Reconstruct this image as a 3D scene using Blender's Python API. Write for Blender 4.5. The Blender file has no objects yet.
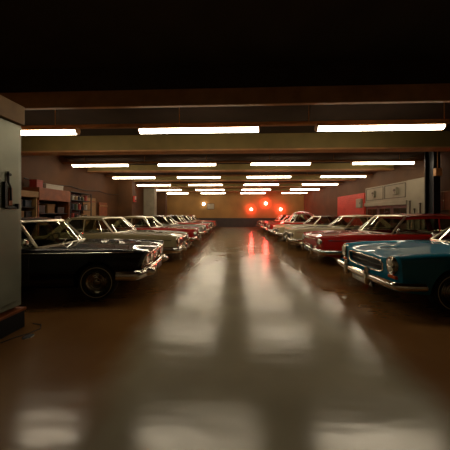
import bpy, bmesh, math, random
from mathutils import Vector, Matrix
import numpy as np
random.seed(7)
PI = math.pi
SC = bpy.context.scene
COL = SC.collection

# ------------------------------------------------------------------ materials
def lin(h):
    h = h.lstrip('#')
    c = [int(h[i:i+2], 16) / 255 for i in (0, 2, 4)]
    return tuple(((v / 12.92) if v <= .04045 else ((v + .055) / 1.055) ** 2.4) for v in c) + (1,)

def setin(b, names, v):
    for n in names:
        if n in b.inputs:
            b.inputs[n].default_value = v
            return

def new_mat(name):
    m = bpy.data.materials.new(name)
    m.use_nodes = True
    nt = m.node_tree
    b = nt.nodes['Principled BSDF']
    return m, nt, b

def mat(name, col, rough=.5, metal=0., coat=0., noise=0., nscale=6., bump=0., bscale=40., spec=.5, emis=None, estr=0.):
    m, nt, b = new_mat(name)
    c = lin(col) if isinstance(col, str) else tuple(col) + (1,)
    b.inputs['Base Color'].default_value = c
    b.inputs['Roughness'].default_value = rough
    b.inputs['Metallic'].default_value = metal
    setin(b, ['Coat Weight', 'Clearcoat'], coat)
    setin(b, ['Coat Roughness'], .035); setin(b, ['Coat IOR'], 1.38)
    setin(b, ['Specular IOR Level', 'Specular'], spec)
    tc = nt.nodes.new('ShaderNodeTexCoord')
    if noise > 0:
        n = nt.nodes.new('ShaderNodeTexNoise'); n.inputs['Scale'].default_value = nscale
        n.inputs['Detail'].default_value = 6
        nt.links.new(tc.outputs['Object'], n.inputs['Vector'])
        r = nt.nodes.new('ShaderNodeValToRGB')
        r.color_ramp.elements[0].position = .3; r.color_ramp.elements[1].position = .72
        r.color_ramp.elements[0].color = tuple(x * (1 - noise) for x in c[:3]) + (1,)
        r.color_ramp.elements[1].color = tuple(min(1, x * (1 + noise * .6)) for x in c[:3]) + (1,)
        nt.links.new(n.outputs['Fac'], r.inputs['Fac'])
        nt.links.new(r.outputs['Color'], b.inputs['Base Color'])
    if bump > 0:
        n2 = nt.nodes.new('ShaderNodeTexNoise'); n2.inputs['Scale'].default_value = bscale
        nt.links.new(tc.outputs['Object'], n2.inputs['Vector'])
        bp = nt.nodes.new('ShaderNodeBump'); bp.inputs['Strength'].default_value = bump
        bp.inputs['Distance'].default_value = .01
        nt.links.new(n2.outputs['Fac'], bp.inputs['Height'])
        nt.links.new(bp.outputs['Normal'], b.inputs['Normal'])
    if emis:
        setin(b, ['Emission Color', 'Emission'], lin(emis) if isinstance(emis, str) else tuple(emis) + (1,))
        b.inputs['Emission Strength'].default_value = estr
    return m

def glass_mat(name, tint, refl=.9):
    m = bpy.data.materials.new(name); m.use_nodes = True
    nt = m.node_tree; nt.nodes.clear()
    o = nt.nodes.new('ShaderNodeOutputMaterial')
    t = nt.nodes.new('ShaderNodeBsdfTransparent'); t.inputs['Color'].default_value = lin(tint)
    g = nt.nodes.new('ShaderNodeBsdfGlossy'); g.inputs['Roughness'].default_value = .03
    lw = nt.nodes.new('ShaderNodeLayerWeight'); lw.inputs['Blend'].default_value = .5
    pw = nt.nodes.new('ShaderNodeMath'); pw.operation = 'POWER'; pw.inputs[1].default_value = 5
    nt.links.new(lw.outputs['Facing'], pw.inputs[0])
    f = nt.nodes.new('ShaderNodeMath'); f.operation = 'MULTIPLY_ADD'; f.inputs[1].default_value = .94; f.inputs[2].default_value = .04
    nt.links.new(pw.outputs[0], f.inputs[0])
    x = nt.nodes.new('ShaderNodeMixShader')
    nt.links.new(f.outputs[0], x.inputs[0]); nt.links.new(t.outputs[0], x.inputs[1]); nt.links.new(g.outputs[0], x.inputs[2])
    nt.links.new(x.outputs[0], o.inputs['Surface'])
    return m

LAMP_E = 20.0
M = {}
M['chrome'] = mat('chrome', '#d8d2c6', .13, 1.)
M['frame_bright'] = mat('bright_window_frame', '#efe4cf', .30, 1.)
M['chrome_dull'] = mat('worn_chrome', '#b9b2a4', .24, 1., noise=.25, nscale=9)
M['rubber'] = mat('tyre_rubber', '#141312', .75, bump=.3, bscale=60)
M['whitewall'] = mat('thin_whitewall', '#c6bc9c', .6)
M['hub'] = mat('hubcap_metal', '#857e70', .22, 1.)
M['rim_dark'] = mat('dark_rim', '#1c1a18', .4, .6)
M['glass'] = glass_mat('car_glass', '#e4e6dc')
M['lens'] = mat('headlamp_lens', '#cfcab8', .08, 0., coat=1.)
M['amber'] = mat('amber_lens', '#c24a08', .15, coat=1.)
M['redlens'] = mat('red_lens', '#8a0a06', .15, coat=1.)
M['black_trim'] = mat('black_trim', '#0b0a0a', .45)
M['seat_tan'] = mat('tan_vinyl', '#5a4630', .45, noise=.2)
M['seat_dark'] = mat('dark_vinyl', '#231a16', .45, noise=.2)
M['seat_red'] = mat('red_vinyl', '#5a1712', .45, noise=.2)
M['plate'] = mat('number_plate', '#3a3833', .5)
def paint(name, col, rough=.42): return mat(name, col, rough, 0., coat=1., noise=.06, nscale=3, spec=.1)
M['p_black'] = paint('black_paint', '#050407', .6)
M['p_khaki'] = paint('khaki_paint', '#8d8160')
M['p_khaki_roof'] = paint('pale_khaki_paint', '#a89b76')
M['p_red'] = paint('red_paint', '#a31c13')
M['p_darkred'] = paint('dark_red_paint', '#6e1711')
M['p_bright'] = paint('bright_red_paint', '#a81a12')
M['p_blue'] = paint('teal_blue_paint', '#146c88')
M['p_cream'] = paint('cream_paint', '#cbbd97')
M['p_char'] = paint('charcoal_paint', '#1d1b1b')
M['p_silver'] = paint('silver_grey_paint', '#8a8578')
M['p_maroon'] = paint('maroon_paint', '#4a1010')

M['ceil'] = mat('dark_ceiling', '#3a2c20', .85, noise=.25, nscale=1.2, bump=.2, bscale=20)
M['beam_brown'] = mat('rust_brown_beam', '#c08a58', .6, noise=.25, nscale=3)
M['beam_olive'] = mat('olive_beam', '#85723f', .7, noise=.15, nscale=2)
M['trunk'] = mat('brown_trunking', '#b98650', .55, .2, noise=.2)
M['wall_left'] = mat('brown_wall', '#52310f', .8, noise=.3, nscale=1.1, bump=.15, bscale=15)
M['wall_right'] = mat('dim_brown_wall', '#543a20', .8, noise=.25, nscale=1.1, bump=.15, bscale=15)
M['wall_far'] = mat('mustard_wall', '#8a6530', .75, noise=.2, nscale=.8)
M['wainscot'] = mat('dark_wainscot', '#2c1d18', .5, noise=.25, nscale=2)
M['pillar'] = mat('grey_plaster', '#8d8470', .8, noise=.2, nscale=2)
M['panel_pale'] = mat('pale_grey_panel', '#8f8773', .7, noise=.18, nscale=1.4)
M['panel_line'] = mat('panel_frame', '#4c4335', .6)
M['door_brown'] = mat('brown_door', '#4e2c20', .5, noise=.25, nscale=3)
M['red_door'] = mat('red_painted_steel', '#b83a2a', .55, noise=.2, nscale=2)
M['steel_dark'] = mat('dark_steel', '#17171a', .5, .4, noise=.2)
M['cab_metal'] = mat('grey_green_sheet_metal', '#7d8070', .42, .35, noise=.22, nscale=2.2)
M['wood'] = mat('orange_brown_wood', '#7c3f12', .55, noise=.3, nscale=5)
M['wood_pale'] = mat('pale_plywood', '#8a6a3e', .65, noise=.25, nscale=4)
M['shelf_dark'] = mat('dark_shelf', '#1a1512', .6)
M['card'] = mat('cardboard', '#7a5a36', .8, noise=.2)
M['white_box'] = mat('off_white_box', '#a8a294', .7, noise=.1)
M['black_stuff'] = mat('black_plastic', '#0e0d0d', .5)
M['tin_red'] = mat('red_tin', '#8e2a1c', .5)
M['tin_green'] = mat('green_tin', '#39442c', .5)
M['tin_blue'] = mat('blue_tin', '#26333f', .5)
M['diffuser'] = mat('lit_diffuser', '#fff2da', .5, emis=(1., .84, .60), estr=LAMP_E)
M['globe_red'] = mat('lit_red_globe', '#ff6a60', .4, emis=(1., .07, .055), estr=110)
M['globe_white'] = mat('lit_white_globe', '#fff3e2', .4, emis=(1., .82, .6), estr=14)
M['dark_glass'] = mat('dark_window_glass', '#16110d', .1)

def floor_material():
    m, nt, b = new_mat('polished_concrete')
    N = nt.nodes; Lk = nt.links
    geo = N.new('ShaderNodeNewGeometry')
    sep = N.new('ShaderNodeSeparateXYZ'); Lk.new(geo.outputs['Position'], sep.inputs[0])
    # floor colour blends from grey along the aisle to brown at the bays
    nz = N.new('ShaderNodeTexNoise'); nz.inputs['Scale'].default_value = .9; nz.inputs['Detail'].default_value = 5
    Lk.new(geo.outputs['Position'], nz.inputs['Vector'])
    wob = N.new('ShaderNodeMath'); wob.operation = 'MULTIPLY_ADD'
    Lk.new(nz.outputs['Fac'], wob.inputs[0]); wob.inputs[1].default_value = .7; Lk.new(sep.outputs['X'], wob.inputs[2])
    off = N.new('ShaderNodeMath'); off.operation = 'SUBTRACT'; Lk.new(wob.outputs[0], off.inputs[0]); off.inputs[1].default_value = .35 + .3
    ab = N.new('ShaderNodeMath'); ab.operation = 'ABSOLUTE'; Lk.new(off.outputs[0], ab.inputs[0])
    mr = N.new('ShaderNodeMapRange'); mr.interpolation_type = 'SMOOTHSTEP'
    Lk.new(ab.outputs[0], mr.inputs['Value']); mr.inputs['From Min'].default_value = 1.15; mr.inputs['From Max'].default_value = 1.75
    big = N.new('ShaderNodeTexNoise'); big.inputs['Scale'].default_value = 1.1; big.inputs['Detail'].default_value = 3; big.inputs['Roughness'].default_value = .45
    Lk.new(geo.outputs['Position'], big.inputs['Vector'])
    def ramp(c0, c1):
        r = N.new('ShaderNodeValToRGB'); r.color_ramp.elements[0].position = .3; r.color_ramp.elements[1].position = .7
        r.color_ramp.elements[0].color = lin(c0); r.color_ramp.elements[1].color = lin(c1)
        Lk.new(big.outputs['Fac'], r.inputs['Fac']); return r
    ra = ramp('#77715f', '#878068'); rb = ramp('#644424', '#715029')
    mx = N.new('ShaderNodeMix'); mx.data_type = 'RGBA'
    Lk.new(mr.outputs['Result'], mx.inputs['Factor']); Lk.new(ra.outputs['Color'], mx.inputs['A']); Lk.new(rb.outputs['Color'], mx.inputs['B'])
    Lk.new(mx.outputs['Result'], b.inputs['Base Color'])
    rr = N.new('ShaderNodeMapRange'); Lk.new(big.outputs['Fac'], rr.inputs['Value'])
    rr.inputs['From Min'].default_value = .3; rr.inputs['From Max'].default_value = .7
    rr.inputs['To Min'].default_value = .16; rr.inputs['To Max'].default_value = .25
    Lk.new(rr.outputs['Result'], b.inputs['Roughness'])
    # trowel waves across the aisle
    mp = N.new('ShaderNodeMapping'); mp.inputs['Scale'].default_value = (.7, 2.4, 1)
    Lk.new(geo.outputs['Position'], mp.inputs['Vector'])
    wv = N.new('ShaderNodeTexNoise'); wv.inputs['Scale'].default_value = 1.1; wv.inputs['Detail'].default_value = 3
    Lk.new(mp.outputs['Vector'], wv.inputs['Vector'])
    bp = N.new('ShaderNodeBump'); bp.inputs['Strength'].default_value = .14; bp.inputs['Distance'].default_value = .05
    Lk.new(wv.outputs['Fac'], bp.inputs['Height']); Lk.new(bp.outputs['Normal'], b.inputs['Normal'])
    setin(b, ['Specular IOR Level', 'Specular'], .6)
    return m
M['floor'] = floor_material()

# ------------------------------------------------------------------ mesh helpers
class MB:
    def __init__(s): s.v = []; s.f = []
    def add(s, vs, fs):
        k = len(s.v); s.v += [tuple(map(float, p)) for p in vs]; s.f += [tuple(i + k for i in q) for q in fs]; return s
    def box(s, x0, x1, y0, y1, z0, z1):
        return s.add([(x0,y0,z0),(x1,y0,z0),(x1,y1,z0),(x0,y1,z0),(x0,y0,z1),(x1,y0,z1),(x1,y1,z1),(x0,y1,z1)],
                     [(3,2,1,0),(4,5,6,7),(0,1,5,4),(1,2,6,5),(2,3,7,6),(3,0,4,7)])
    def tube(s, pts, r, n=8, closed=False, sy=1.):
        pts = [Vector(p) for p in pts]; m = len(pts); rings = []; vs = []
        prev = None
        for i, p in enumerate(pts):
            a = pts[(i-1) % m] if (closed or i > 0) else p
            c = pts[(i+1) % m] if (closed or i < m-1) else p
            t = (c - a).normalized()
            if prev is None:
                u = Vector((0,0,1)) if abs(t.z) < .9 else Vector((1,0,0))
            else: u = prev
            e1 = (u - t * u.dot(t)).normalized(); e2 = t.cross(e1); prev = e1
            rr = r[i] if isinstance(r, (list, tuple)) else r
            for k in range(n):
                q = 2*PI*k/n
                vs.append(p + e1*math.cos(q)*rr + e2*math.sin(q)*rr*sy)
        fs = []
        for i in range(m if closed else m-1):
            j = (i+1) % m
            for k in range(n):
                fs.append((i*n+k, i*n+(k+1)%n, j*n+(k+1)%n, j*n+k))
        if not closed:
            fs.append(tuple(range(n-1,-1,-1))); fs.append(tuple((m-1)*n+k for k in range(n)))
        return s.add(vs, fs)
    def lathe(s, prof, c, axis, n=28, sc=(1,1)):
        """prof: (radius, distance along axis); axis: unit vector"""
        a = Vector(axis).normalized(); u = Vector((0,0,1)) if abs(a.z) < .9 else Vector((1,0,0))
        e1 = (u - a*u.dot(a)).normalized(); e2 = a.cross(e1); c = Vector(c)
        vs = []; fs = []; idx = []
        for r, h in prof:
            if r < 1e-5: idx.append([len(vs)]); vs.append(c + a*h)
            else:
                idx.append(list(range(len(vs), len(vs)+n)))
                for k in range(n):
                    q = 2*PI*k/n; vs.append(c + a*h + e1*math.cos(q)*r*sc[0] + e2*math.sin(q)*r*sc[1])
        for A, B in zip(idx, idx[1:]):
            for k in range(n):
                k2 = (k+1) % n
                if len(A) == 1 and len(B) == 1: continue
                if len(A) == 1: fs.append((A[0], B[k2], B[k]))
                elif len(B) == 1: fs.append((A[k], A[k2], B[0]))
                else: fs.append((A[k], A[k2], B[k2], B[k]))
        return s.add(vs, fs)
    def slab(s, fn, nu, nv, thick):
        """grid fn(u,v)->point with a back face offset by the vector `thick`"""
        t = Vector(thick); top = [Vector(fn(i/nu, j/nv)) for i in range(nu+1) for j in range(nv+1)]
        n = len(top); vs = top + [p + t for p in top]; W = nv+1; fs = []
        for i in range(nu):
            for j in range(nv):
                a = i*W+j; fs.append((a, a+1, a+W+1, a+W)); fs.append((n+a, n+a+W, n+a+W+1, n+a+1))
        for i in range(nu):
            a = i*W; fs.append((a, a+W, n+a+W, n+a)); a = i*W+nv; fs.append((a+W, a, n+a, n+a+W))
        for j in range(nv):
            a = j; fs.append((a+1, a, n+a, n+a+1)); a = nu*W+j; fs.append((a, a+1, n+a+1, n+a))
        return s.add(vs, fs)
    def prism(s, poly, d):
        d = Vector(d); n = len(poly); a = [Vector(p) for p in poly]
        vs = a + [p + d for p in a]
        return s.add(vs, [tuple(range(n)), tuple(range(2*n-1, n-1, -1))] + [(i, (i+1) % n, n+(i+1) % n, n+i)[::-1] for i in range(n)])
    def mesh(s, name):
        me = bpy.data.meshes.new(name); me.from_pydata(s.v, [], s.f); me.validate()
        bm = bmesh.new(); bm.from_mesh(me); bmesh.ops.recalc_face_normals(bm, faces=bm.faces[:]); bm.to_mesh(me); bm.free()
        return me
    def build(s, name, m, parent=None, ang=35, bev=0., bseg=2, loc=None):
        return link(s.mesh(name), name, m, parent, ang, bev, bseg, loc)

def link(me, name, m, parent=None, ang=35, bev=0., bseg=2, loc=None):
    if isinstance(m, str): m = M[m]
    me.materials.clear(); me.materials.append(m)
    for p in me.polygons: p.use_smooth = True
    me.set_sharp_from_angle(angle=math.radians(ang))
    o = bpy.data.objects.new(name, me); COL.objects.link(o)
    if parent: o.parent = parent
    if loc: o.location = loc
    if bev:
        b = o.modifiers.new('bevel', 'BEVEL'); b.width = bev; b.segments = bseg; b.limit_method = 'ANGLE'; b.angle_limit = math.radians(40)
    return o

def empty(name, label, cat, loc=(0,0,0), rz=0., group=None):
    o = bpy.data.objects.new(name, None); COL.objects.link(o); o.empty_display_size = .2
    o.location = loc; o.rotation_euler = (0, 0, rz)
    tag(o, label, cat, group); return o
def tag(o, label, cat, group=None):
    o['label'] = label; o['category'] = cat
    if group: o['group'] = group
    return o
def struct(o): o['kind'] = 'structure'; return o
def dup(root, loc, label=None):
    r = root.copy(); COL.objects.link(r); r.location = loc
    if label: r['label'] = label
    for ch in list(root.children):
        c = ch.copy(); COL.objects.link(c); c.parent = r
        for g in list(ch.children):
            d = g.copy(); COL.objects.link(d); d.parent = c
    return r

def pchip(xs, ys, x):
    """monotone cubic interpolation"""
    xs = np.array(xs, float); ys = np.array(ys, float); h = np.diff(xs); d = np.diff(ys)/h
    m = np.zeros(len(xs)); m[0] = d[0]; m[-1] = d[-1]
    for i in range(1, len(xs)-1):
        m[i] = 0 if d[i-1]*d[i] <= 0 else 2*d[i-1]*d[i]/(d[i-1]+d[i])
    x = min(max(x, xs[0]), xs[-1]); i = min(int(np.searchsorted(xs, x, 'right')-1), len(xs)-2)
    t = (x-xs[i])/h[i]
    return float(ys[i]*(2*t**3-3*t**2+1) + h[i]*m[i]*(t**3-2*t**2+t) + ys[i+1]*(-2*t**3+3*t**2) + h[i]*m[i+1]*(t**3-t**2))

def catmull(P, sub=2):
    out = []
    n = len(P)
    for i in range(n-1):
        p0 = P[max(i-1, 0)]; p1 = P[i]; p2 = P[i+1]; p3 = P[min(i+2, n-1)]
        for k in range(sub):
            t = k/sub
            out.append(tuple(.5*((2*b)+(-a+c)*t+(2*a-5*b+4*c-d)*t*t+(-a+3*b-3*c+d)*t**3) for a, b, c, d in zip(p0, p1, p2, p3)))
    out.append(P[-1]); return out

# ------------------------------------------------------------------ the cars
def make_car(S):
    """car space: nose at +x, y across, z up, origin on the floor under the middle"""
    L, W = S['L'], S['W']/2
    g = lambda k, d: S.get(k, d)
    root = empty(S.get('name', 'vintage_car'), S['label'], 'car', S['loc'], S['rz'], S['group'])
    pt, rp = S['paint'], g('roof_paint', S['paint'])
    zbelt, ztail, znose = g('belt', .92), g('tail', .88), g('nose', .84)
    xw, xf, xr, xb = S['ws_base'], S['ws_top'], S['rw_top'], S['rw_base']      # distances back from the nose
    zr = g('roof', 1.42)
    rake, bow, dip = g('rake', .05), g('bow', .06), g('dip', .03)
    zmid = .62
    fin = g('fin', 0.)
    def half_w(d): return W*pchip([0, .25, .9, L-1.2, L-.3, L], [g('nose_w', .945), .98, 1, 1, .97, .92], d)
    def z_sh(d): return pchip([0, .5, xw, xb, L-.4, L], [znose-.03, znose+.01, zbelt, zbelt, ztail+fin, ztail+fin-.02], d)
    def z_ce(d): return pchip([0, .22, .7, xw, xb, L-.5, L], [znose-dip-.035, znose-dip, znose-dip+.03, zbelt+.02, zbelt+.0, ztail-.01, ztail-.05], d)
    def z_bo(d): return pchip([0, .5, 1.2, L-1.2, L-.3, L], [g('chin', .33), .25, .22, .22, .3, .36], d)
    def half(d):
        w, zs, zc, zb = half_w(d), z_sh(d), z_ce(d), z_bo(d); h = zs-zb
        k = g('waist', .012)
        P = [(0, zb), (.5*w, zb), (.84*w, zb), (.935*w, zb+.025), (.972*w, zb+.12*h), (w*(1-.3*k), zb+.36*h), (w, zb+.52*h), (w*(1-k), zb+.70*h),
             (w*(.985), zb+.84*h), (.965*w, zs-.035), (.925*w, zs), (.86*w, zs+.004), (.77*w, .45*zs+.55*zc-.006), (.62*w, .1*zs+.9*zc-.004), (.34*w, zc), (0, zc+.008)]
        return catmull(P, 2)
    def deform(x, y, z, d):
        wt = max(0, 1-d/.7)**2; wr_ = max(0, 1-(L-d)/.7)**2
        x += wt*(rake*(z-zmid) + bow*(1-(y/W)**2)); x += -wr_*(g('rrake', .05)*(z-zmid)+.05*(1-(y/W)**2))
        return (x, y, z)
    def front(y, z): return deform(L/2+.04, y, z, 0)[0]
    def rear(y, z): return deform(-L/2-.04, y, z, L)[0]
    def side_y(d, z):
        H = half(d); H = [p for p in H if True]
        best = None
        for a, b in zip(H[6:], H[7:]):
            if (a[1]-z)*(b[1]-z) <= 0 and abs(b[1]-a[1]) > 1e-6:
                t = (z-a[1])/(b[1]-a[1]); return a[0]+t*(b[0]-a[0])
        return half_w(d)
    ds = sorted(set([0, .03, .08, .15] + [round(.25+.11*i, 3) for i in range(int((L-.5)/.11))] + [L-.25, L-.15, L-.08, L-.03, L]))
    mb = MB(); rings = []
    def ring(x, H, f, d):
        zc = (H[0][1]+H[-1][1])/2
        pts = [(p[0]*f, zc+(p[1]-zc)*f) for p in H]
        full = pts + [(-a, b) for a, b in reversed(pts[1:-1])]
        k = len(mb.v); mb.v += [deform(x, a, b, d) for a, b in full]; rings.append(list(range(k, k+len(full))))
    H0, H1 = half(0), half(L)
    for f, dx in ((.3, .04), (.62, .04), (.9, .038), (.965, .026)): ring(L/2+dx, H0, f, 0)
    for d in ds: ring(L/2-d, half(d), 1, d)
    for f, dx in ((.965, .026), (.9, .038), (.62, .04), (.3, .04)): ring(-L/2-dx, H1, f, L)
    for A, B in zip(rings, rings[1:]):
        n = len(A)
        for k in range(n): mb.f.append((A[k], A[(k+1) % n], B[(k+1) % n], B[k]))
    for R, x, H, d in ((rings[0], L/2+.04, H0, 0), (rings[-1], -L/2-.04, H1, L)):
        k = len(mb.v); mb.v.append(deform(x, 0, (H[0][1]+H[-1][1])/2, d)); n = len(R)
        for i in range(n): mb.f.append((k, R[i], R[(i+1) % n]))
    me = mb.mesh('body')
    # cutters: wheel wells, passenger space, grille mouth
    r = g('tyre_r', .325); ra = r+.055
    ax = [S['axle'], S['axle']+S['wheelbase']]
    wells = MB()
    for d in ax:
        for sg in (1, -1):
            wells.lathe([(0, -.16), (ra, -.16), (ra, .2), (0, .2)], (L/2-d, sg*(W-.10), r+.01), (0, sg, 0), 40)
    cw = W-.13
    up = MB().box(L/2-xb+.10, L/2-xw-.10, -cw, cw, .76, 1.6)
    low = MB().box(L/2-xb+.20, L/2-xw-.11, -(W-.31), W-.31, .42, .80)
    gw, gz0, gz1 = g('grille_w', .55), g('grille_z0', .48), g('grille_z1', .70)
    pm = []
    for t in [i/24 for i in range(24)]:
        q = 2*PI*t+.01; ex = g('mouth_e', .35)
        cy, cz = math.cos(q), math.sin(q)
        pm.append((front(0, (gz0+gz1)/2)-bow-.10, gw*math.copysign(abs(cy)**ex, cy), (gz0+gz1)/2+(gz1-gz0)/2*math.copysign(abs(cz)**ex, cz)))
    mouth = MB().prism(pm, (.6, 0, 0))
    body_me = me
    for c_ in (mouth, wells, up, low):
        for solver in (('FAST',) if c_ is mouth else ('EXACT', 'FAST')):
            bo = bpy.data.objects.new('tmp_body', body_me); COL.objects.link(bo)
            co = bpy.data.objects.new('tmp_cut', c_.mesh('cut')); COL.objects.link(co)
            md = bo.modifiers.new('b', 'BOOLEAN'); md.operation = 'DIFFERENCE'; md.solver = solver; md.object = co
            dg = bpy.context.evaluated_depsgraph_get(); dg.update()
            res = bpy.data.meshes.new_from_object(bo.evaluated_get(dg))
            bpy.data.objects.remove(bo); bpy.data.objects.remove(co)
            if len(res.vertices) > 1000: break
        body_me = res
    body_me.name = 'body'
    body = link(body_me, 'body', pt, root, 32)
    X = lambda d: L/2-d
    # wheels
    hub_style = g('hub', 'rings')
    for d in ax:
        for sg in (1, -1):
            c = (X(d), sg*(W-.135), r); a = (0, sg, 0)
            w = MB().lathe([(r*.62, -.09), (r*.80, -.098), (r*.95, -.09), (r, -.06), (r, .06), (r*.95, .09), (r*.80, .098), (r*.64, .088), (r*.62, .05)], c, a, 36).build('wheel', 'rubber', root, 50)
            MB().lathe([(r*.80, .100), (r*.835, .101), (r*.835, .098), (r*.80, .097), (r*.80, .100)], c, a, 36).build('whitewall', 'whitewall', w)
            MB().lathe([(r*.63, -.06), (r*.63, .075), (r*.60, .085), (r*.57, .07), (r*.46, .05), (0, .05)], c, a, 32).build('rim', 'chrome_dull' if hub_style == 'rings' else 'rim_dark', w)
            MB().lathe([(r*.50, .05), (r*.50, .07), (r*.46, .082), (r*.41, .078), (r*.37, .086), (r*.31, .08), (r*.27, .09), (r*.19, .086), (r*.15, .1), (r*.09, .11), (0, .115)], c, a, 32).build('hubcap', 'hub', w, 25)
    # cabin
    yb = W-.085-g('cab_in', 0.); yr = yb*g('tumble', .80); zb = zbelt+.015
    A0 = lambda sg: Vector((X(xw), sg*yb, zb)); A1 = lambda sg: Vector((X(xf), sg*yr, zr))
    C1 = lambda sg: Vector((X(xr), sg*yr, zr)); C0 = lambda sg: Vector((X(xb), sg*yb, zb))
    bw0, bw1 = g('ws_bow', .14), g('ws_bow', .14)*.7
    def screen(u, v, bx0, tx, s0, s1, inset=0.):
        vv = 2*v-1; y = (yb*(1-u)+yr*u)*vv*(1-inset); x = bx0*(1-u)+tx*u + (s0*(1-u)+s1*u)*(1-vv*vv)
        z = zb*(1-u) + (zr+.015*(1-vv*vv))*u
        return (x, y, z)
    ws = lambda u, v: screen(u, v, X(xw), X(xf), bw0, bw1)
    rw = lambda u, v: screen(u, v, X(xb), X(xr), -.12, -.09)
    wsg = MB().slab(lambda u, v: ws(.02+.96*u, .02+.96*v), 6, 14, (-.006, 0, -.003)).build('windshield', 'glass', root)
    per = [ws(0, i/14) for i in range(15)] + [ws(i/5, 1) for i in range(1, 6)] + [ws(1, 1-i/14) for i in range(1, 15)] + [ws(1-i/5, 0) for i in range(1, 5)]
    MB().tube(per, g('frame_r', .021), 8, True).build('windshield_frame', g('frame_mat', 'frame_bright'), root)
    MB().slab(lambda u, v: rw(.02+.96*u, .02+.96*v), 6, 14, (.006, 0, -.003)).build('rear_window', 'glass', root)
    per = [rw(0, i/14) for i in range(15)] + [rw(i/5, 1) for i in range(1, 6)] + [rw(1, 1-i/14) for i in range(1, 15)] + [rw(1-i/5, 0) for i in range(1, 5)]
    MB().tube(per, .016, 8, True).build('rear_window_frame', 'chrome', root)
    # wipers
    if g('detail', 2) > 1:
        for v0 in (.30, .62):
            p0 = Vector(ws(0, v0))+Vector((.05, 0, .0)); p1 = Vector(ws(.10, v0+.06))+Vector((.03, 0, .02)); p2 = Vector(ws(.22, v0+.22))+Vector((.03, 0, .02))
            MB().tube([p0, p1, p2], .006, 6).build('wiper', 'chrome_dull', root)
    cr, lc = g('crown', .07), g('long_crown', .03)
    def roof(u, v):
        vv = 2*v-1
        fx = X(xf)+bw1*(1-vv*vv); bx = X(xr)-.09*(1-vv*vv)
        uu = 2*u-1
        return (fx*(1-u)+bx*u, (yr+.012)*vv, zr-.005+(cr*(1-abs(vv)**2.6))*(1-.55*abs(uu)**3)+lc*(1-uu*uu))
    MB().slab(roof, 16, 18, (0, 0, -g('roof_t', .055))).build('roof', rp, root, 40)
    for sg in (1, -1):
        v = 1 if sg > 0 else 0
        MB().tube([Vector(roof(i/12, v))+Vector((0, sg*.006, -.012)) for i in range(13)], .012, 6).build('drip_rail', 'chrome', root)
        cpt, cpb = g('cp_top', .16), g('cp_base', .34)
        Ct, Cb = C1(sg)+Vector((cpt, 0, -.02)), C0(sg)+Vector((cpb, 0, 0))
        MB().prism([C0(sg), Cb, (C0(sg)+C1(sg))*.5+Vector(((cpb+cpt)*.46, 0, 0)) , Ct, C1(sg)], (0, -sg*.045, 0)).build('rear_pillar', rp, root, 40, .006)
        def side(u, vv):
            a = A0(sg).lerp(A1(sg), vv); b = Cb.lerp(Ct, vv)
            a = a+Vector((-.03, 0, 0)); p = a.lerp(b, u); p.y -= sg*.012; p.z = p.z-.012*vv
            return p
        MB().slab(lambda u, q: side(u, q), 4, 3, (0, -sg*.005, 0)).build('side_window', 'glass', root)
        pr = [side(0, 0), side(0, .5), side(0, 1), side(.5, 1), side(1, 1), side(1, .5), side(1, 0), side(.5, 0)]
        MB().tube(pr, .012, 6, True).build('side_window_frame', 'frame_bright', root)
        dv = g('divider', .56)
        MB().tube([side(dv, 0), side(dv, .5), side(dv, 1)], .017, 6).build('door_pillar', rp if g('post', True) else 'chrome', root)
        if g('vent', True):
            MB().tube([side(.20, 0), side(.165, .5), side(.13, 1)], .008, 6).build('vent_window_bar', 'chrome', root)
        # side trim, rocker, handle, mirror
        zt = g('trim_z', zbelt-.2)
        if zt:
            pts = []
            for i in range(33):
                d = .12+(L-.3)*i/32
                z = zt + g('trim_drop', 0.)*(i/32)
                pts.append((deform(X(d), 0, z, d)[0]-(0 if d > .3 else bow*max(0, 1-d/.7)**2), sg*(side_y(d, z)+.003), z))
            MB().tube(pts, g('trim_r', .012), 6).build('side_trim', 'chrome', root)
        xh = X(xw)-.98
        MB().tube([(xh, sg*(side_y(xw+.98, zbelt-.12)-.005), zbelt-.12), (xh-.02, sg*(side_y(xw+.98, zbelt-.12)+.03), zbelt-.115), (xh-.15, sg*(side_y(xw+.98, zbelt-.12)+.03), zbelt-.115), (xh-.17, sg*(side_y(xw+.98, zbelt-.12)-.005), zbelt-.12)], .011, 6).build('door_handle', 'chrome', root)
        # door seams
        for d in (xw+.02, xw+1.15):
            sm = MB()
            pts = [(X(d), sg*(side_y(d, z)+.0005), z) for z in [.30+(zbelt-.06-.30)*i/8 for i in range(9)]]
            sm.tube(pts, .0035, 4)
            sm.build('door_seam', 'black_trim', root)
        if g('mirror', True):
            mx = X(xw)-.12; my = sg*(yb+.0)
            st = MB().tube([(mx, my-sg*.01, zb-.03), (mx, my+sg*.07, zb+.07)], .008, 6).lathe([(0, .03), (.03, .025), (.052, 0), (.055, -.012), (0, -.012)], (mx, my+sg*.09, zb+.11), (1, 0, 0), 18)
            st.build('mirror', 'chrome', root)
    # sill of the belt line
    # inside
    sc = g('seat_mat', 'seat_dark')
    def seat(d0, name):
        MB().box(X(d0)-.52, X(d0), -W+.2, W-.2, .42, .62).build(name, sc, root, 40, .05, 3)
        MB().prism([(X(d0)-.44, -W+.2, .6), (X(d0)-.60, -W+.2, .6), (X(d0)-.74, -W+.2, min(1.0, zbelt+.1)), (X(d0)-.63, -W+.2, min(1.02, zbelt+.12))], (0, 2*W-.4, 0)).build('seat_back', sc, root, 40, .04, 3)
    seat(xw+.62, 'front_seat')
    if xb-xw > 1.75: seat(min(xw+1.42, xb-.5), 'rear_seat')
    MB().box(X(xw)-.32, X(xw)-.08, -W+.15, W-.15, zbelt-.22, zbelt-.03).build('dashboard', 'seat_dark', root, 40, .04, 3)
    cy = g('steer', 1)*.33
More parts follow.
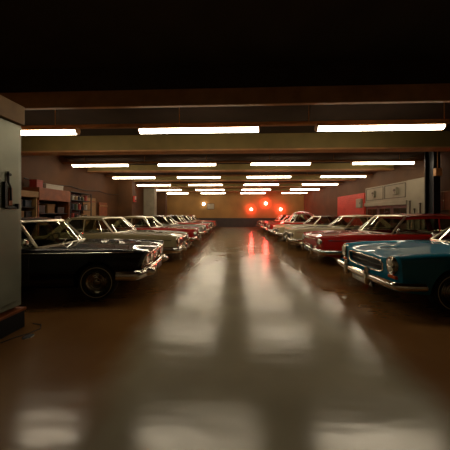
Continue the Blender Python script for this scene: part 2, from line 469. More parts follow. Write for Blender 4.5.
    cst = Vector((X(xw)-.52, cy, zbelt+.06)); aa = Vector((-.75, 0, .66)).normalized(); e1 = Vector((0, 1, 0)); e2 = aa.cross(e1)
    stw = MB().tube([cst+e1*math.cos(2*PI*k/24)*.19+e2*math.sin(2*PI*k/24)*.19 for k in range(24)], .012, 6, True)
    stw.tube([cst-e1*.185, cst-aa*.03, cst+e1*.185], .009, 6); stw.tube([cst-aa*.01, cst-aa*.45], .018, 6)
    stw.build('steering_wheel', 'black_trim', root)
    # nose: grille
    fx = lambda y, z: front(y, z)
    MB().slab(lambda u, v: (fx((2*v-1)*gw, gz0+(gz1-gz0)*u)-.075, (2*v-1)*(gw-.005), gz0+.004+(gz1-gz0-.008)*u), 2, 8, (-.01, 0, 0)).build('grille_back', 'black_trim', root)
    gr = MB(); nb = g('bars', 5)
    ex = g('mouth_e', .35)
    for i in range(nb):
        z = gz0+(gz1-gz0)*(i+.5)/nb
        kz = min(.999, abs(z-(gz0+gz1)/2)/((gz1-gz0)/2)); lim = gw*(1-kz**(2/ex))**(ex/2)
        gr.tube([(fx(y*lim, z)-.028+g('bar_out', 0.), y*lim, z) for y in [j/7-1 for j in range(15)]], g('bar_r', .009), 6)
    for y in g('uprights', []):
        gr.tube([(fx(y, z)-.02, y, z) for z in (gz0, (gz0+gz1)/2, gz1)], .011, 6)
    gr.build('grille', 'chrome', root)
    pr = []
    for t in [i/40 for i in range(40)]:
        q = 2*PI*t; c_, s_ = math.cos(q), math.sin(q)
        y = gw*math.copysign(abs(c_)**ex, c_); z = (gz0+gz1)/2+(gz1-gz0)/2*math.copysign(abs(s_)**ex, s_)
        pr.append((fx(y, z)+.002, y, z))
    MB().tube(pr, g('surround_r', .016), 8, True).build('grille_surround', 'chrome', root)
    # hood lip, crest and centre rib
    if g('hood_rib', True):
        MB().tube([(deform(X(d), 0, 0, d)[0] + (rake*(z_ce(d)) if False else 0)+.0, 0, z_ce(d)+.012) for d in [.12+(xw-.3)*i/10 for i in range(11)]], [.004]+[.010]*9+[.004], 6).build('hood_rib', 'chrome', root)
    if g('detail', 2) > 1:
        for sg in (1, -1):
            hs = MB(); yy = W*.72
            hs.tube([(deform(X(d), yy, z_ce(d), d)[0], sg*yy, .35*z_sh(d)+.65*z_ce(d)+.0005) for d in [.06+(xw-.22)*i/12 for i in range(13)]], .004, 4)
            hs.build('hood_seam', 'black_trim', root)
    # headlamps
    hl = g('lamps', [(.62, .66, .085)])
    for sg in (1, -1):
        if g('oval_bezel', None):
            y, z, ry, rz_ = g('oval_bezel', None)
            MB().lathe([(1., -.08), (1.05, .0), (1.0, .035), (.9, .03), (.86, .0), (0, -.01)], (fx(y, z)-.005, sg*y, z), (1, 0, 0), 32, (rz_, ry)).build('headlamp_bezel', 'chrome_dull', root)
        for y, z, R in hl:
            c = (fx(y, z)+g('lamp_out', 0.), sg*y, z)
            h = MB().lathe([(R+.022, -.12), (R+.026, 0), (R+.018, .028), (R+.002, .03), (R, .01)], c, (1, 0, 0), 28).build('headlamp', 'chrome', root)
            MB().lathe([(R, .008), (R*.9, .022), (R*.6, .034), (R*.3, .039), (0, .04)], c, (1, 0, 0), 24).build('lens', 'lens', h)
        t = g('signal', None)
        if t:
            y, z, hy, hz = t
            MB().box(fx(y, z)-.03, fx(y, z)+.022, sg*y-hy, sg*y+hy, z-hz, z+hz).build('turn_signal', 'amber', root, 40, .012, 3)
    # bumpers
    def blade(fr, z, h, t, wrap, name, m='chrome'):
        path = []
        off = g('bumper_out', .10)
        f = front if fr else rear; s = 1 if fr else -1
        n = 16
        for i in range(n+1):
            y = (2*i/n-1)*(W-.10); path.append((f(y, z)+s*off, y))
        cxn = path[-1][0]; arc = []
        for k in range(1, 6):
            q = PI/2*k/5; arc.append((cxn-s*.16*(1-math.cos(q)), (W-.10)+.15*math.sin(q)))
        arc.append((cxn-s*(.16+wrap), W+.045))
        path = [(x, -y) for x, y in reversed(arc)] + path + arc
        prof = [(0, -.5), (.55, -.42), (.9, -.2), (1, 0), (.9, .2), (.55, .42), (0, .5), (-.15, .4), (-.15, -.4)]
        b = MB(); n = len(prof); P = [Vector((x, y, 0)) for x, y in path]
        for i, p in enumerate(P):
            a = P[max(i-1, 0)]; c = P[min(i+1, len(P)-1)]; tt = (c-a).normalized(); nn = Vector((tt.y, -tt.x, 0))*(1 if s > 0 else -1)
            for o_, zz in prof: b.v.append(tuple(p+nn*o_*t+Vector((0, 0, z+zz*h))))
        for i in range(len(P)-1):
            for k in range(n): b.f.append((i*n+k, i*n+(k+1) % n, (i+1)*n+(k+1) % n, (i+1)*n+k))
        b.f.append(tuple(range(n))); b.f.append(tuple((len(P)-1)*n+k for k in range(n)))
        return b.build(name, m, root, 50)
    bz, bh = g('bumper_z', .45), g('bumper_h', .14)
    fb = blade(True, bz, bh, .05, g('wrap', .45), 'front_bumper')
    for sg in (1, -1): MB().box(fx(.45, bz)-.1, fx(.45, bz)+g('bumper_out', .10)+.01, sg*.42-.03, sg*.42+.03, bz-.03, bz+.03).build('bumper_bracket', 'black_trim', fb)
    for y in g('guards', []):
        xx = fx(y, bz)+g('bumper_out', .10)+.03
        MB().lathe([(0, -.17), (.030, -.165), (.045, -.12), (.048, 0), (.046, .1), (.034, .145), (0, .155)], (xx, y, bz+.02), (0, 0, 1), 16, (1.2, .8)).build('bumper_guard', 'chrome', fb)
    for y, z, R in g('bullets', []):
        MB().lathe([(R, -.16), (R*1.05, -.05), (R*.96, .04), (R*.72, .11), (R*.36, .15), (0, .16)], (fx(y, z)+.10, y, z), (1, 0, 0), 24).build('bumper_bullet', 'chrome', fb)
    if g('valance', False):
        va = MB()
        for i in range(7): va.tube([(fx(y, bz-.08)+.045, y, bz-.085-.018*i) for y in (-.30, -.15, 0, .15, .30)], .006, 6)
        va.build('lower_grille', 'chrome_dull', root)
        MB().box(fx(0, bz-.1)-.02, fx(0, bz-.1)+.035, -.33, .33, bz-.215, bz-.07).build('valance_panel', 'black_trim', root, 40, .01)
    elif g('front_plate', True):
        MB().box(fx(0, bz)+g('bumper_out', .10)+.052, fx(0, bz)+g('bumper_out', .10)+.062, -.17, .17, bz-.07, bz+.05).build('number_plate', 'plate', root, 40, .003)
    blade(False, bz+.02, bh, .05, .4, 'rear_bumper')
    for sg in (1, -1):
        MB().lathe([(.07, -.1), (.075, 0), (.06, .03), (0, .045)], (rear(.6, ztail-.18), sg*(W-.17), ztail-.18), (-1, 0, 0), 20).build('tail_lamp', 'redlens', root)
    if g('extra', None): S['extra'](root, locals())
    return root

LG = 'old cars parked in the row by the shelves'
RG = 'old cars parked in the row by the pale wall panels'
LX, RX = -1.78, 2.68
def left_car(y0, S):
    S['group'] = LG; S['loc'] = (LX-.08-S['L']/2, y0+S['W']/2, 0); S['rz'] = S.get('yaw', 0.); return make_car(S)
def right_car(y0, S):
    S['group'] = RG; S['loc'] = (RX+.08+S['L']/2, y0+S['W']/2, 0); S['rz'] = PI; return make_car(S)

DUAL = [(.68, .67, .072), (.50, .67, .072)]
# --- row by the shelves
left_car(3.55, dict(L=4.55, W=1.78, axle=.72, wheelbase=2.65, paint='p_black', cab_in=.08, yaw=.10, belt=.95, nose=.92, tail=.9, ws_base=1.85, ws_top=2.28, rw_top=3.05, rw_base=3.5,
    roof=1.44, rake=.34, bow=.08, chin=.34, grille_w=.74, grille_z0=.55, grille_z1=.83, bars=6, bar_r=.013, bar_out=.02, mouth_e=.25, lamps=[(.60, .70, .078), (.40, .70, .072)],
    lamp_out=.0, bullets=[(.60, .47, .10), (-.60, .47, .10)], bumper_z=.47, bumper_h=.17, wrap=.26, signal=(.70, .40, .06, .022), tumble=.84, frame_r=.026, trim_z=.885, trim_r=.008,
    hub='rings', seat_mat='seat_dark', tyre_r=.335, dip=.03, post=False, bumper_out=.09,
    label='glossy black hardtop with ribbed chrome nose parked beside the steel cabinet'))
left_car(6.62, dict(L=4.75, W=1.80, axle=.85, wheelbase=2.75, paint='p_khaki', roof_paint='p_khaki_roof', belt=.96, nose=.90, ws_base=2.05, ws_top=2.52, rw_top=3.75, rw_base=4.2,
    roof=1.45, rake=.06, bow=.05, grille_w=.56, grille_z0=.55, grille_z1=.76, bars=4, lamps=[(.70, .72, .088)], signal=(.70, .56, .05, .025), bullets=[(.52, .45, .085), (-.52, .45, .085)],
    bumper_z=.45, bumper_h=.18, guards=[.3, -.3], seat_mat='seat_tan', frame_r=.026, trim_z=.74,
    label='khaki beige sedan with pale roof between the black hardtop and a red car'))
left_car(9.55, dict(L=4.5, W=1.76, axle=.8, wheelbase=2.6, paint='p_red', roof_paint='p_cream', belt=.94, nose=.90, ws_base=1.95, ws_top=2.4, rw_top=3.5, rw_base=3.95, roof=1.43,
    lamps=DUAL, grille_w=.40, bars=5, bumper_z=.46, guards=[.35, -.35], seat_mat='seat_tan', frame_r=.025,
    label='red sedan with cream roof parked next to the khaki sedan'))
left_car(12.45, dict(L=4.6, W=1.76, axle=.8, wheelbase=2.65, paint='p_silver', roof_paint='p_char', belt=.94, nose=.88, ws_base=1.9, ws_top=2.4, rw_top=3.55, rw_base=4.05, roof=1.44,
    lamps=[(.66, .68, .088)], grille_w=.5, bars=4, signal=(.66, .53, .05, .02), bumper_h=.16, frame_r=.025,
    label='silver grey car with charcoal roof, fourth in line from the black hardtop'))
left_car(15.35, dict(L=4.5, W=1.76, axle=.8, wheelbase=2.6, paint='p_bright', roof_paint='p_char', belt=.93, nose=.87, ws_base=1.85, ws_top=2.3, rw_top=3.4, rw_base=3.9, roof=1.43,
    lamps=DUAL, grille_w=.42, bars=5, frame_r=.025, detail=1,
    label='bright red car with charcoal roof, beyond the silver grey car'))
left_car(18.25, dict(L=4.4, W=1.74, axle=.8, wheelbase=2.55, paint='p_char', belt=.92, nose=.86, ws_base=1.8, ws_top=2.3, rw_top=3.4, rw_base=3.85, roof=1.41,
    lamps=[(.64, .66, .085)], grille_w=.48, bars=4, frame_r=.025, detail=1,
    label='dark charcoal car parked between two bright red cars'))
left_car(21.1, dict(L=4.4, W=1.74, axle=.8, wheelbase=2.55, paint='p_bright', belt=.93, nose=.88, ws_base=1.8, ws_top=2.25, rw_top=3.4, rw_base=3.85, roof=1.41,
    lamps=[(.64, .66, .085)], grille_w=.48, bars=4, frame_r=.025, detail=1,
    label='bright red car ending its row, closest to the far wall below the white globe lamp'))
# --- row by the pale wall panels
right_car(3.42, dict(L=4.5, W=1.80, axle=.82, wheelbase=2.7, paint='p_blue', belt=.98, nose=.93, tail=.9, ws_base=1.98, ws_top=2.46, rw_top=3.4, rw_base=3.95, roof=1.42, rake=.04, bow=.07,
    dip=.06, grille_w=.53, grille_z0=.55, grille_z1=.79, bars=3, bar_r=.004, mouth_e=.45, oval_bezel=(.72, .735, .095, .15), lamps=[(.72, .785, .062), (.72, .68, .05)], lamp_out=.01,
    signal=(.72, .545, .085, .028), guards=[.34, -.34], bumper_z=.44, bumper_h=.13, wrap=.28, valance=True, frame_r=.024, trim_z=0, bumper_out=.12, chin=.30, tyre_r=.335, nose_w=.95,
    seat_mat='seat_dark', steer=-1, surround_r=.014, hood_rib=False,
    label='teal blue coupe with stacked headlamps and amber signals'))
right_car(6.30, dict(L=4.9, W=1.80, axle=.85, wheelbase=2.8, paint='p_red', belt=.99, nose=.95, ws_base=2.0, ws_top=2.52, rw_top=4.35, rw_base=4.7, roof_t=.10, roof=1.53, rake=.10, bow=.06, dip=.04,
    grille_w=.55, grille_z0=.55, grille_z1=.80, bars=4, mouth_e=.35, lamps=[(.71, .76, .08)], signal=(.71, .60, .04, .03), bumper_z=.46, bumper_h=.14, guards=[.4, -.4], frame_r=.026, trim_z=.80,
    cp_top=.1, cp_base=.2, seat_mat='seat_red', tumble=.83,
    label='long roofed red car between the teal blue coupe and a cream sedan'))
right_car(9.2, dict(L=4.7, W=1.80, axle=.85, wheelbase=2.7, paint='p_cream', belt=.98, nose=.95, ws_base=2.2, ws_top=2.7, rw_top=3.8, rw_base=4.3, roof=1.48, rake=.05,
    lamps=DUAL, grille_w=.42, bars=5, guards=[.35, -.35], frame_r=.026, seat_mat='seat_tan',
    label='cream sedan with broad pale hood beyond the red long roofed car'))
right_car(14.95, dict(L=4.3, W=1.76, axle=.8, wheelbase=2.5, paint='p_bright', belt=.98, nose=.92, ws_base=1.6, ws_top=1.95, rw_top=3.0, rw_base=3.75, roof=1.58, crown=.13, long_crown=.10, tumble=.76,
    lamps=[(.62, .72, .09)], grille_w=.36, bars=5, frame_r=.022, seat_mat='seat_red',
    label='bright red car with tall rounded roof, taller than its neighbours'))
right_car(12.05, dict(L=4.6, W=1.78, axle=.8, wheelbase=2.65, paint='p_cream', roof_paint='p_maroon', belt=.94, nose=.90, ws_base=1.9, ws_top=2.4, rw_top=3.5, rw_base=3.95, roof=1.43,
    lamps=DUAL, grille_w=.42, bars=5, bullets=[(.5, .46, .08), (-.5, .46, .08)], frame_r=.025, detail=1,
    label='cream car with maroon roof, next to the red car with rounded roof'))
right_car(17.8, dict(L=4.5, W=1.76, axle=.8, wheelbase=2.6, paint='p_darkred', belt=.93, nose=.88, ws_base=1.8, ws_top=2.3, rw_top=3.4, rw_base=3.9, roof=1.42,
    lamps=[(.64, .66, .085)], grille_w=.48, bars=4, frame_r=.025, detail=1,
    label='dark red car, second from the far wall under the red globe lamps'))
right_car(20.65, dict(L=4.4, W=1.76, axle=.8, wheelbase=2.55, paint='p_maroon', belt=.93, nose=.88, ws_base=1.8, ws_top=2.25, rw_top=3.4, rw_base=3.85, roof=1.43,
    lamps=[(.64, .66, .085)], grille_w=.48, bars=4, frame_r=.025, detail=1,
    label='maroon car ending its row right before the red globe lamps'))

# ------------------------------------------------------------------ the hall
XL, XR, YB, YF, ZC = -8.0, 8.5, -2.5, 25.0, 4.3
struct(MB().box(XL-.2, XR+.2, YB-.2, YF+.2, -.2, 0).build('floor', 'floor'))
struct(MB().box(XL-.2, XR+.2, YB-.2, YF+.2, ZC, ZC+.2).build('ceiling', 'ceil'))
struct(MB().box(XL-.2, XL, YB, YF, 0, ZC).build('wall_left', 'wall_left'))
struct(MB().box(XR, XR+.2, YB, YF, 0, ZC).build('wall_right', 'wall_right'))
struct(MB().box(XL-.2, XR+.2, YF, YF+.2, 0, ZC).build('wall_far', 'wall_far'))
struct(MB().box(XL-.2, XR+.2, YB-.2, YB, 0, ZC).build('wall_back', 'panel_pale'))  # unseen wall behind the camera, set close and pale to bounce light
wn = MB().box(XL, XR, YF-.05, YF, 0, 1.05)
for i in range(17): wn.box(XL+.4+i, XL+.47+i, YF-.07, YF-.05, .1, 1.0)
wn.box(XL, XR, YF-.09, YF, 1.05, 1.12)
struct(wn.build('trim_1', 'wainscot', None, 35, .004))
# beams
def beam(name, y0, y1, z0, z1, m): return struct(MB().box(XL, XR, y0, y1, z0, z1).build(name, m, None, 35, .012))
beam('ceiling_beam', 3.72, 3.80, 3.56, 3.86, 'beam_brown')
struct(MB().box(XL, XR, 3.74, 3.78, 3.86, ZC).build('ceiling_beam_web', 'ceil'))
for y in (7.0, 11.25, 14.6, 18.0, 21.35):
    beam('ceiling_beam', y, y+.3, 3.78 if y < 8 else 3.98, ZC, 'beam_olive')
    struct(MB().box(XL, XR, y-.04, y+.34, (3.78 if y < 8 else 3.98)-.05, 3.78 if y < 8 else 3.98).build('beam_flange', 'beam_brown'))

# fluorescent lamps on trunking rails
LEN = 2.68
def make_lamp(z):
    t = empty('hanging_strip_lamp', '', 'lamp', (0, 0, z), 0, 'fluorescent strip lamps under the ceiling')
    d = MB(); n = 14; pts = []
    prof = [(.065*math.cos(PI*k/n), -.085*math.sin(PI*k/n)) for k in range(n+1)]
    d.v = [(-LEN/2, y, zz) for y, zz in prof]+[(LEN/2, y, zz) for y, zz in prof]; m = len(prof)
    for k in range(m-1): d.f.append((k, k+1, m+k+1, m+k))
    d.f.append((m-1, 0, m, 2*m-1)); d.f.append(tuple(range(m))); d.f.append(tuple(range(2*m-1, m-1, -1)))
    d.build('diffuser', 'diffuser', t, 50)
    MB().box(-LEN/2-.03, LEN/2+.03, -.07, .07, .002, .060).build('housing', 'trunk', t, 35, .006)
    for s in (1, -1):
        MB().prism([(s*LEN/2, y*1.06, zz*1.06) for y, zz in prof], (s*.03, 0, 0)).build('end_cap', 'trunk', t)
    return t
rows = [(4.68, 3.52, [-4.92, -.76, 3.22]), (9.6, 3.92, [-6.2, -2.1, 2.2, 6.75]), (12.95, 3.92, [-6.2, -2.1, 2.25, 6.75]), (16.3, 3.92, [-6.2, -2.1, 2.25, 6.75]),
        (19.65, 3.92, [-6.2, -2.1, 2.25, 6.75]), (22.9, 3.92, [-6.2, -2.1, 2.25, 6.75])]
rown = ['first', 'second', 'third', 'fourth', 'fifth', 'sixth']
place = ['first', 'second', 'third', 'fourth']
lamp0 = None
for i, (y, z, xs) in enumerate(rows):
    for j, x in enumerate(xs):
        lab = f'warm white strip lamp, {rown[i]} row from the camera, {place[j]} from the shelf wall'
        if lamp0 is None:
            lamp0 = make_lamp(z); lamp0.location = (x, y, z); lamp0['label'] = lab
        else: dup(lamp0, (x, y, z), lab)
    tr = empty('lighting_rail', f'brown trunking rail carrying the {rown[i]} row of strip lamps from the camera', 'rail', (0, y, z+.055), 0, 'trunking rails carrying the strip lamps')
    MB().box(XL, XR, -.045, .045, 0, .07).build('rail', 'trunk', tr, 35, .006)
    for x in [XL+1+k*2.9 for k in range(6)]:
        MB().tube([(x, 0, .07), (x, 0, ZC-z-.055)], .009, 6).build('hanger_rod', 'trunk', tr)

# globe lamps on the far wall
def globe(x, z, R, m, name, label, group=None):
    t = empty(name, label, 'lamp', (x, YF, z), 0, group)
    MB().lathe([(0, 0), (R*.9, 0), (R*.9, .03), (R*.45, .06), (R*.45, .10)], (0, 0, 0), (0, -1, 0), 24).build('wall_plate', 'steel_dark', t)
    MB().lathe([(R*math.sin(PI*k/12) if 0 < k < 12 else 0, .10+R-R*math.cos(PI*k/12)) for k in range(13)], (0, 0, 0), (0, -1, 0), 24).build('globe', m, t)
globe(2.25, 2.15, .16, 'globe_red', 'globe_sconce', 'glowing red globe lamp on far wall, closest to the aisle', 'red globe lamps on the far wall')
globe(3.95, 2.85, .18, 'globe_red', 'globe_sconce', 'glowing red globe lamp on far wall, highest of the three', 'red globe lamps on the far wall')
globe(5.70, 2.15, .17, 'globe_red', 'globe_sconce', 'glowing red globe lamp on far wall, closest to the corner', 'red globe lamps on the far wall')
globe(-3.40, 2.80, .17, 'globe_white', 'globe_sconce', 'glowing white globe lamp on the mustard far wall')
# pale notice board on the far wall
nb = empty('notice_board', 'small pale grey notice board on the mustard far wall', 'board', (-2.6, YF, 2.2))
MB().box(-.4, .4, -.03, 0, 0, .62).build('board', 'pillar', nb)
fr = MB(); fr.box(-.44, .44, -.045, 0, -.04, 0); fr.box(-.44, .44, -.045, 0, .62, .66); fr.box(-.44, -.4, -.045, 0, 0, .62); fr.box(.4, .44, -.045, 0, 0, .62); fr.build('frame', 'wainscot', nb)

# pilasters on the left wall
for k, (y, m) in enumerate(((14.3, 'wall_left'), (18.5, 'pillar'), (21.6, 'wall_left'))):
    struct(MB().box(XL, XL+1.0, y, y+.55, 0, ZC).build('pillar', m, None, 35, .01))
ab = empty('fire_alarm_switch', 'small red alarm box high on the first brown wall pillar', 'alarm', (XL+1.0, 14.57, 2.45))
MB().box(0, .12, -.14, .14, 0, .42).build('case', 'red_door', ab, 35, .012)
MB().box(.12, .128, -.1, .1, .2, .36).build('window_pane', 'white_box', ab, 35, .004)
MB().lathe([(.05, 0), (.05, .02), (.03, .035), (0, .035)], (.12, 0, .1), (1, 0, 0), 18).build('push_button', 'black_stuff', ab)

# --- storage along the left wall (fronts at x about -7.4)
def shelf_unit(name, label, y0, y1, h, zs, m, depth=.6, back=True):
    t = empty(name, label, 'shelves', (XL+.02, (y0+y1)/2, 0)); w = (y1-y0)/2
    for s in (1, -1):
        for x in (.02, depth-.02): MB().box(x-.02, x+.02, s*(w-.02)-.02, s*(w-.02)+.02, 0, h).build('post', m, t)
    for z in zs: MB().box(0, depth, -w, w, z-.015, z+.015).build('shelf', m, t)
    if back: MB().box(0, .01, -w, w, 0, h).build('back_panel', 'shelf_dark', t)
    return t
STU = 'stored boxes and tins on the wall shelves'
def box_thing(name, label, x, y, z, sx, sy, sz, m, group=STU):
    t = empty(name, label, 'box', (x, y, z), random.uniform(-.06, .06), group)
    MB().box(-sx/2, sx/2, -sy/2, sy/2, 0, sz).build('carton', m, t, 35, .008)
    MB().box(-sx/2-.006, sx/2+.006, -sy/2-.006, sy/2+.006, sz-.05, sz+.006).build('lid', m, t, 35, .005)
    return t
def tin(label, x, y, z, r, h, m):
    t = empty('paint_tin', label, 'tin', (x, y, z), 0, STU)
    MB().lathe([(0, 0), (r, 0), (r, h), (0, h)], (0, 0, 0), (0, 0, 1), 18).build('can', m, t)
    MB().lathe([(r*1.03, h-.015), (r*1.03, h+.006), (r*.85, h+.008), (r*.84, h), (0, h)], (0, 0, 0), (0, 0, 1), 18).build('lid', 'chrome_dull', t)
# 1 tool cabinet with pale wooden top
t = empty('tool_cabinet', 'pale wooden tool cabinet with open dark front closest to the steel cabinet', 'cabinet', (XL+.02, 7.24, 0))
for s in (1, -1): MB().box(0, .62, s*.34-.02, s*.34+.02, 0, 2.4).build('side_panel', 'wood_pale', t)
MB().box(0, .66, -.38, .38, 2.22, 2.44).build('header', 'wood_pale', t, 35, .006)
MB().box(0, .02, -.32, .32, 0, 2.22).build('back_panel', 'shelf_dark', t)
for z in (.5, 1.0, 1.45, 1.85): MB().box(.02, .58, -.32, .32, z-.012, z+.012).build('shelf', 'shelf_dark', t)
for k, (yy, z, m) in enumerate(((7.07, 1.862, 'black_stuff'), (7.40, 1.862, 'tin_blue'), (7.12, 1.462, 'card'), (7.42, 1.462, 'black_stuff'))):
    box_thing('storage_box', ['black box at the top of the tool cabinet', 'blue box at the top of the tool cabinet', 'cardboard box on the middle of the tool cabinet', 'black box on the middle of the tool cabinet'][k], XL+.36, yy, z, .3, .22, .24, m)
# 2 wide store with orange wood header
t = empty('storage_cupboard', 'wide dark cupboard with orange brown wooden header', 'cupboard', (XL+.02, 8.40, 0))
MB().box(0, .66, -.76, .76, 2.14, 2.62).build('header', 'wood', t, 35, .008)
for s in (1, -1): MB().box(0, .62, s*.74-.02, s*.74+.02, 0, 2.14).build('side_panel', 'wood', t)
MB().box(0, .02, -.72, .72, 0, 2.14).build('back_panel', 'shelf_dark', t)
for z in (.6, 1.15, 1.62): MB().box(.02, .56, -.72, .72, z-.015, z+.015).build('shelf', 'shelf_dark', t)
box_thing('storage_box', 'long off white carton on top of the orange wood cupboard', XL+.35, 8.53, 2.622, .34, .85, .2, 'white_box')
box_thing('storage_box', 'red box on top of the orange wood cupboard', XL+.35, 7.86, 2.622, .3, .26, .3, 'tin_red')
for k, (yy, z, sz, m) in enumerate(((7.88, 1.637, .3, 'black_stuff'), (8.33, 1.637, .36, 'card'), (8.83, 1.637, .26, 'black_stuff'), (7.98, 1.167, .3, 'card'), (8.68, 1.167, .34, 'black_stuff'))):
    box_thing('storage_box', ['black box on upper cupboard shelf under the red box', 'cardboard box in the middle of the upper cupboard shelf', 'black box on upper cupboard shelf beside the dark rack', 'cardboard box on the lower cupboard shelf', 'black box on the lower cupboard shelf'][k], XL+.36, yy, z, .34, .34, sz, m)
# 3 dark shelf rack
shelf_unit('shelf_rack', 'tall dark shelf rack crowded with tins beside the cupboard', 9.24, 10.68, 2.65, (.4, .9, 1.35, 1.8, 2.25, 2.63), 'shelf_dark')
cols = ['tin_red', 'tin_green', 'tin_blue', 'wood_pale', 'white_box', 'black_stuff']
cn = {'tin_red': 'red', 'tin_green': 'green', 'tin_blue': 'blue', 'wood_pale': 'tan', 'white_box': 'off white', 'black_stuff': 'black'}
ordn = ['first', 'second', 'third', 'fourth', 'fifth', 'sixth']
for r_, z in enumerate((1.365, 1.815, 2.265)):
    for k in range(6):
        m = cols[(k*5+r_*2+1) % 6]; h = random.choice((.18, .22, .28)); 
        tin(f'{cn[m]} paint tin on the {["eye level", "second highest", "highest loaded"][r_]} rack shelf, {ordn[k]} from the cupboard', XL+.42, 9.38+k*.22, z, .08, h, m)
# 4 plywood boards
t = empty('plywood_board', 'tall plywood board standing against the brown wall beyond the rack', 'board', (XL+.05, 11.28, 0))
MB().box(0, .04, -.5, .5, 0, 2.5).build('sheet', 'wood_pale', t, 35, .004)
for z in (.3, 1.3, 2.3): MB().box(.04, .07, -.5, .5, z-.04, z+.04).build('batten', 'wood', t, 35, .004)
t = empty('plywood_board', 'narrower orange wood board standing against the wall near the extinguisher pillar', 'board', (XL+.05, 12.5, 0))
MB().box(0, .04, -.4, .4, 0, 2.3).build('sheet', 'wood', t, 35, .004)
for z in (.3, 1.2, 2.1): MB().box(.04, .07, -.4, .4, z-.04, z+.04).build('batten', 'wood_pale', t, 35, .004)
# conduits
tag(MB().tube([(XL+.03, 7.3, 4.3), (XL+.03, 7.3, 3.6), (XL+.03, 7.3, 2.46)], .022, 8).build('conduit', 'steel_dark'), 'dark vertical conduit rising from the tool cabinet to the ceiling', 'pipe')
tag(MB().tube([(XL+.03, 7.7+i*.55, 2.98-.10*math.sin(PI*((i % 4)/4))+.0*i) for i in range(15)], .018, 6).build('wall_cable', 'black_stuff'), 'black cable sagging along the brown wall above the storage units', 'cable')

# --- right wall: pale panels over brown doors, red steel door, dark steel column
pp = MB().box(XR-.12, XR, 10.25, 13.4, 2.12, 3.2)
struct(pp.build('wall_panel', 'panel_pale', None, 35, .008))
fr = MB()
for (y0, y1) in ((10.35, 11.75), (11.85, 13.3)):
    fr.box(XR-.135, XR-.12, y0, y1, 2.42, 2.45); fr.box(XR-.135, XR-.12, y0, y1, 3.1, 3.13); fr.box(XR-.135, XR-.12, y0, y0+.03, 2.42, 3.13); fr.box(XR-.135, XR-.12, y1-.03, y1, 2.42, 3.13)
struct(fr.build('trim_2', 'panel_line'))
struct(MB().box(XR-.2, XR, 10.25, 13.4, 2.06, 2.26).build('trim_3', 'panel_pale', None, 35, .008))
struct(MB().box(XR-.16, XR, 9.3, 10.25, 0, 3.2).build('wall_pier', 'panel_pale', None, 35, .008))
def meter(y, z, label):
    t = empty('switch_box', label, 'switch box', (XR-.12, y, z))
    MB().box(-.09, 0, -.12, .12, 0, .36).build('case', 'panel_pale', t, 35, .01)
    MB().lathe([(.07, 0), (.07, .015), (.05, .02), (0, .02)], (-.09, 0, .22), (-1, 0, 0), 20).build('dial', 'panel_line', t)
    MB().tube([(-.1, -.05, .06), (-.13, -.05, .1)], .01, 6).build('lever', 'black_stuff', t)
meter(10.95, 2.60, 'small switch box with round dial on the pale panel closest to the dark column')
meter(12.6, 2.60, 'small switch box with round dial on the pale panel closest to the red door')
for k, y0 in enumerate((10.28, 11.32, 12.36)):
    t = struct(MB().box(XR-.06, XR, y0, y0+1.0, 0, 2.05).build(f'door_{k+1}', 'door_brown', None, 35, .008))
    for a in (0, 1): 
        MB().box(XR-.075, XR-.055, y0+.1+a*.43, y0+.47+a*.43, 1.15, 1.9).build('window_pane', 'dark_glass', t)
        MB().box(XR-.075, XR-.055, y0+.1+a*.43, y0+.47+a*.43, .2, 1.0).build('door_panel', 'door_brown', t, 35, .01)
    MB().tube([(XR-.06, y0+.06, 1.0), (XR-.11, y0+.06, 1.0), (XR-.11, y0+.16, 1.0)], .01, 6).build('door_handle', 'chrome_dull', t)
# pipes and valves on the pier
t = empty('mounted_valve_pipes', 'small cluster of pipes and valves on the pale pier', 'pipes', (XR-.16, 9.75, 1.62))
for a, h in ((-.27, .42), (.02, .18), (.27, .55)):
    MB().tube([(-.05, a, -.75), (-.05, a, h)], .026, 8).lathe([(.04, 0), (.04, .05), (0, .05)], (-.05, a, h), (0, 0, 1), 14).build('pipe', 'panel_line', t)
MB().tube([(-.05, -.27, -.1), (-.05, .27, -.1)], .022, 8).build('cross_pipe', 'panel_line', t)
for a, z in ((-.12, -.1), (.15, -.1)): MB().lathe([(.055, .05), (.068, .06), (.055, .07), (.02, .072), (.012, .0)], (-.05, a, z), (-1, 0, 0), 18).build('valve_wheel', 'steel_dark', t)
# red door
rd = MB().box(XR-.1, XR, 13.55, 16.9, 0, 2.95)
for i in range(22): rd.box(XR-.115, XR-.1, 13.55, 16.9, .06+i*.13, .15+i*.13)
rdo = struct(rd.build('door_4', 'red_door', None, 35, .004))
MB().tube([(XR-.1, 15.0, 1.0), (XR-.16, 15.0, 1.0), (XR-.16, 15.2, 1.0), (XR-.1, 15.2, 1.0)], .012, 6).build('door_handle', 'chrome_dull', rdo)
t = empty('fuse_box', 'pale fuse box on the red steel door beside the pale panels', 'fuse box', (XR-.115, 13.95, 2.0))
MB().box(-.12, 0, -.28, .28, 0, .6).build('case', 'panel_pale', t, 35, .012)
MB().box(-.13, -.12, -.24, .24, .04, .56).build('cover', 'panel_pale', t, 35, .004)
MB().box(-.145, -.13, -.2, -.16, .25, .35).build('catch', 'black_stuff', t)
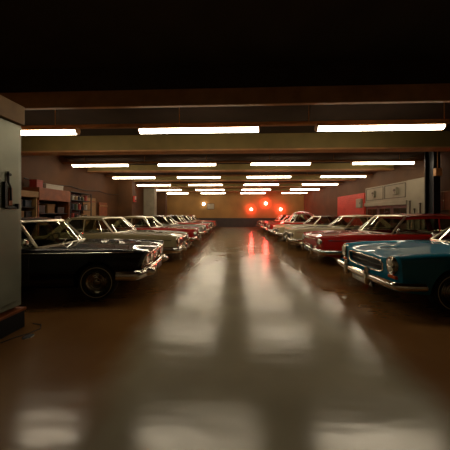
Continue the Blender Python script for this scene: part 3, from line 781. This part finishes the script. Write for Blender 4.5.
# steel column
cm = MB()
cm.box(8.0, 8.26, 8.55, 8.59, 0, ZC); cm.box(8.0, 8.26, 8.91, 8.95, 0, ZC); cm.box(8.11, 8.15, 8.59, 8.91, 0, ZC)
struct(cm.build('steel_column', 'steel_dark', None, 35, .006))
t = empty('mounted_junction_box', 'dark junction box near the top of the steel column', 'box', (8.0, 8.55, 3.1))
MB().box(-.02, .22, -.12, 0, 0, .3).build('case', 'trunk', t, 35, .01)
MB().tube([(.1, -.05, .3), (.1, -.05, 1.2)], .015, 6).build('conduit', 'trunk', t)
t = empty('hanging_key_cabinet', 'small wooden wall cabinet right beside the dark steel column', 'cabinet', (XR, 8.55, 1.75))
MB().box(-.12, 0, -.3, .3, 0, .75).build('case', 'wood_pale', t, 35, .008)
for s_ in (1, -1):
    d_ = MB().box(-.135, -.12, s_*.145-.13, s_*.145+.13, .03, .72).build('door', 'wood', t, 35, .005)
    MB().lathe([(.012, 0), (.018, .02), (0, .026)], (-.135, s_*.04, .36), (-1, 0, 0), 12).build('knob', 'chrome_dull', d_)

# --- foreground steel cabinet, left edge
CX, CY = -2.95, 2.86
t = empty('steel_cabinet', 'tall grey green steel cabinet with wooden header at the front of the hall', 'cabinet', (CX-.6, (1.2+CY)/2, 0))
ox, oy = -(CX-.6), -((1.2+CY)/2)
def cb(b, name, m, bev=.008):
    b.v = [(x+ox, y+oy, z) for x, y, z in b.v]; return b.build(name, m, t, 35, bev)
cb(MB().box(CX-1.2, CX-.03, 1.2, CY-.02, .32, 2.84), 'body', 'cab_metal')
cb(MB().box(CX-1.22, CX, 1.18, CY, 2.86, 3.12), 'header', 'wood_pale')
dr = cb(MB().box(CX-.03, CX-.005, 2.05, CY-.07, .40, 2.82), 'door', 'cab_metal')
dr2 = cb(MB().box(CX-.03, CX-.005, 1.25, 2.03, .40, 2.82), 'door', 'cab_metal')
cb(MB().box(CX-1.2, CX+.0, 1.2, CY, 0, .24), 'plinth', 'steel_dark')
cb(MB().box(CX-1.2, CX+.015, 1.18, CY+.01, .24, .28), 'ledge', 'wood')
def cbp(b, name, m, par):
    b.v = [(x+ox, y+oy, z) for x, y, z in b.v]; return b.build(name, m, par, 35, .004)
cbp(MB().box(CX-.005, CX+.03, 2.575, 2.605, 1.68, 2.02), 'handle', 'black_stuff', dr)
cbp(MB().box(CX-.005, CX+.03, 2.60, 2.74, 1.67, 1.70).box(CX-.005, CX+.04, 2.725, 2.75, 1.67, 1.74), 'latch', 'black_stuff', dr)
cbp(MB().tube([(CX+.012, 2.63, 2.16), (CX+.012, 2.632, 2.02), (CX+.012, 2.66, 1.95), (CX+.012, 2.665, 1.78)], .012, 8), 'strap', 'black_stuff', dr)
cbp(MB().box(CX-.005, CX+.006, 2.64, 2.69, 1.71, 1.95), 'wood_plate', 'wood', dr)
cbp(MB().lathe([(0, 0), (.02, 0), (.02, .03), (0, .03)], (CX-.005, 2.645, 2.12), (1, 0, 0), 14), 'peg', 'black_stuff', dr)
# cable and cap on the floor
tag(MB().tube([(-2.98, 2.20, .006), (-2.88, 2.44, .006), (-2.80, 2.60, .006), (-2.72, 2.68, .006), (-2.67, 2.80, .006), (-2.75, 2.90, .006), (-2.90, 2.93, .006)], .006, 6).build('floor_cable', 'black_stuff'), 'thin black cable lying on the floor by the steel cabinet', 'cable')
t = empty('floor_drain', 'small round dark drain cap in the floor beside the steel cabinet', 'drain', (-2.66, 2.62, 0))
MB().lathe([(.05, 0), (.05, .004), (.04, .006), (.0, .006)], (0, 0, 0), (0, 0, 1), 20).build('cap', 'steel_dark', t)
MB().lathe([(.05, 0), (.062, 0), (.06, .007), (.05, .007), (.05, 0)], (0, 0, 0), (0, 0, 1), 20).build('ring', 'chrome_dull', t)

# ------------------------------------------------------------------ camera, world, colour
cam = bpy.data.cameras.new('camera'); co = bpy.data.objects.new('camera', cam); COL.objects.link(co)
cam.sensor_width = 36; cam.lens = 208/450*36; cam.clip_start = .05
co.location = (0, 0, 1.6); co.rotation_euler = (PI/2, 0, math.radians(2.0)); cam.shift_y = -11/450
SC.camera = co
w = bpy.data.worlds.new('world'); SC.world = w; w.use_nodes = True
w.node_tree.nodes['Background'].inputs['Color'].default_value = (.02, .018, .015, 1)
w.node_tree.nodes['Background'].inputs['Strength'].default_value = .2
SC.view_settings.view_transform = 'Standard'; SC.view_settings.look = 'None'; SC.view_settings.gamma = 1; SC.view_settings.use_curve_mapping = False
SC.view_settings.exposure = .2
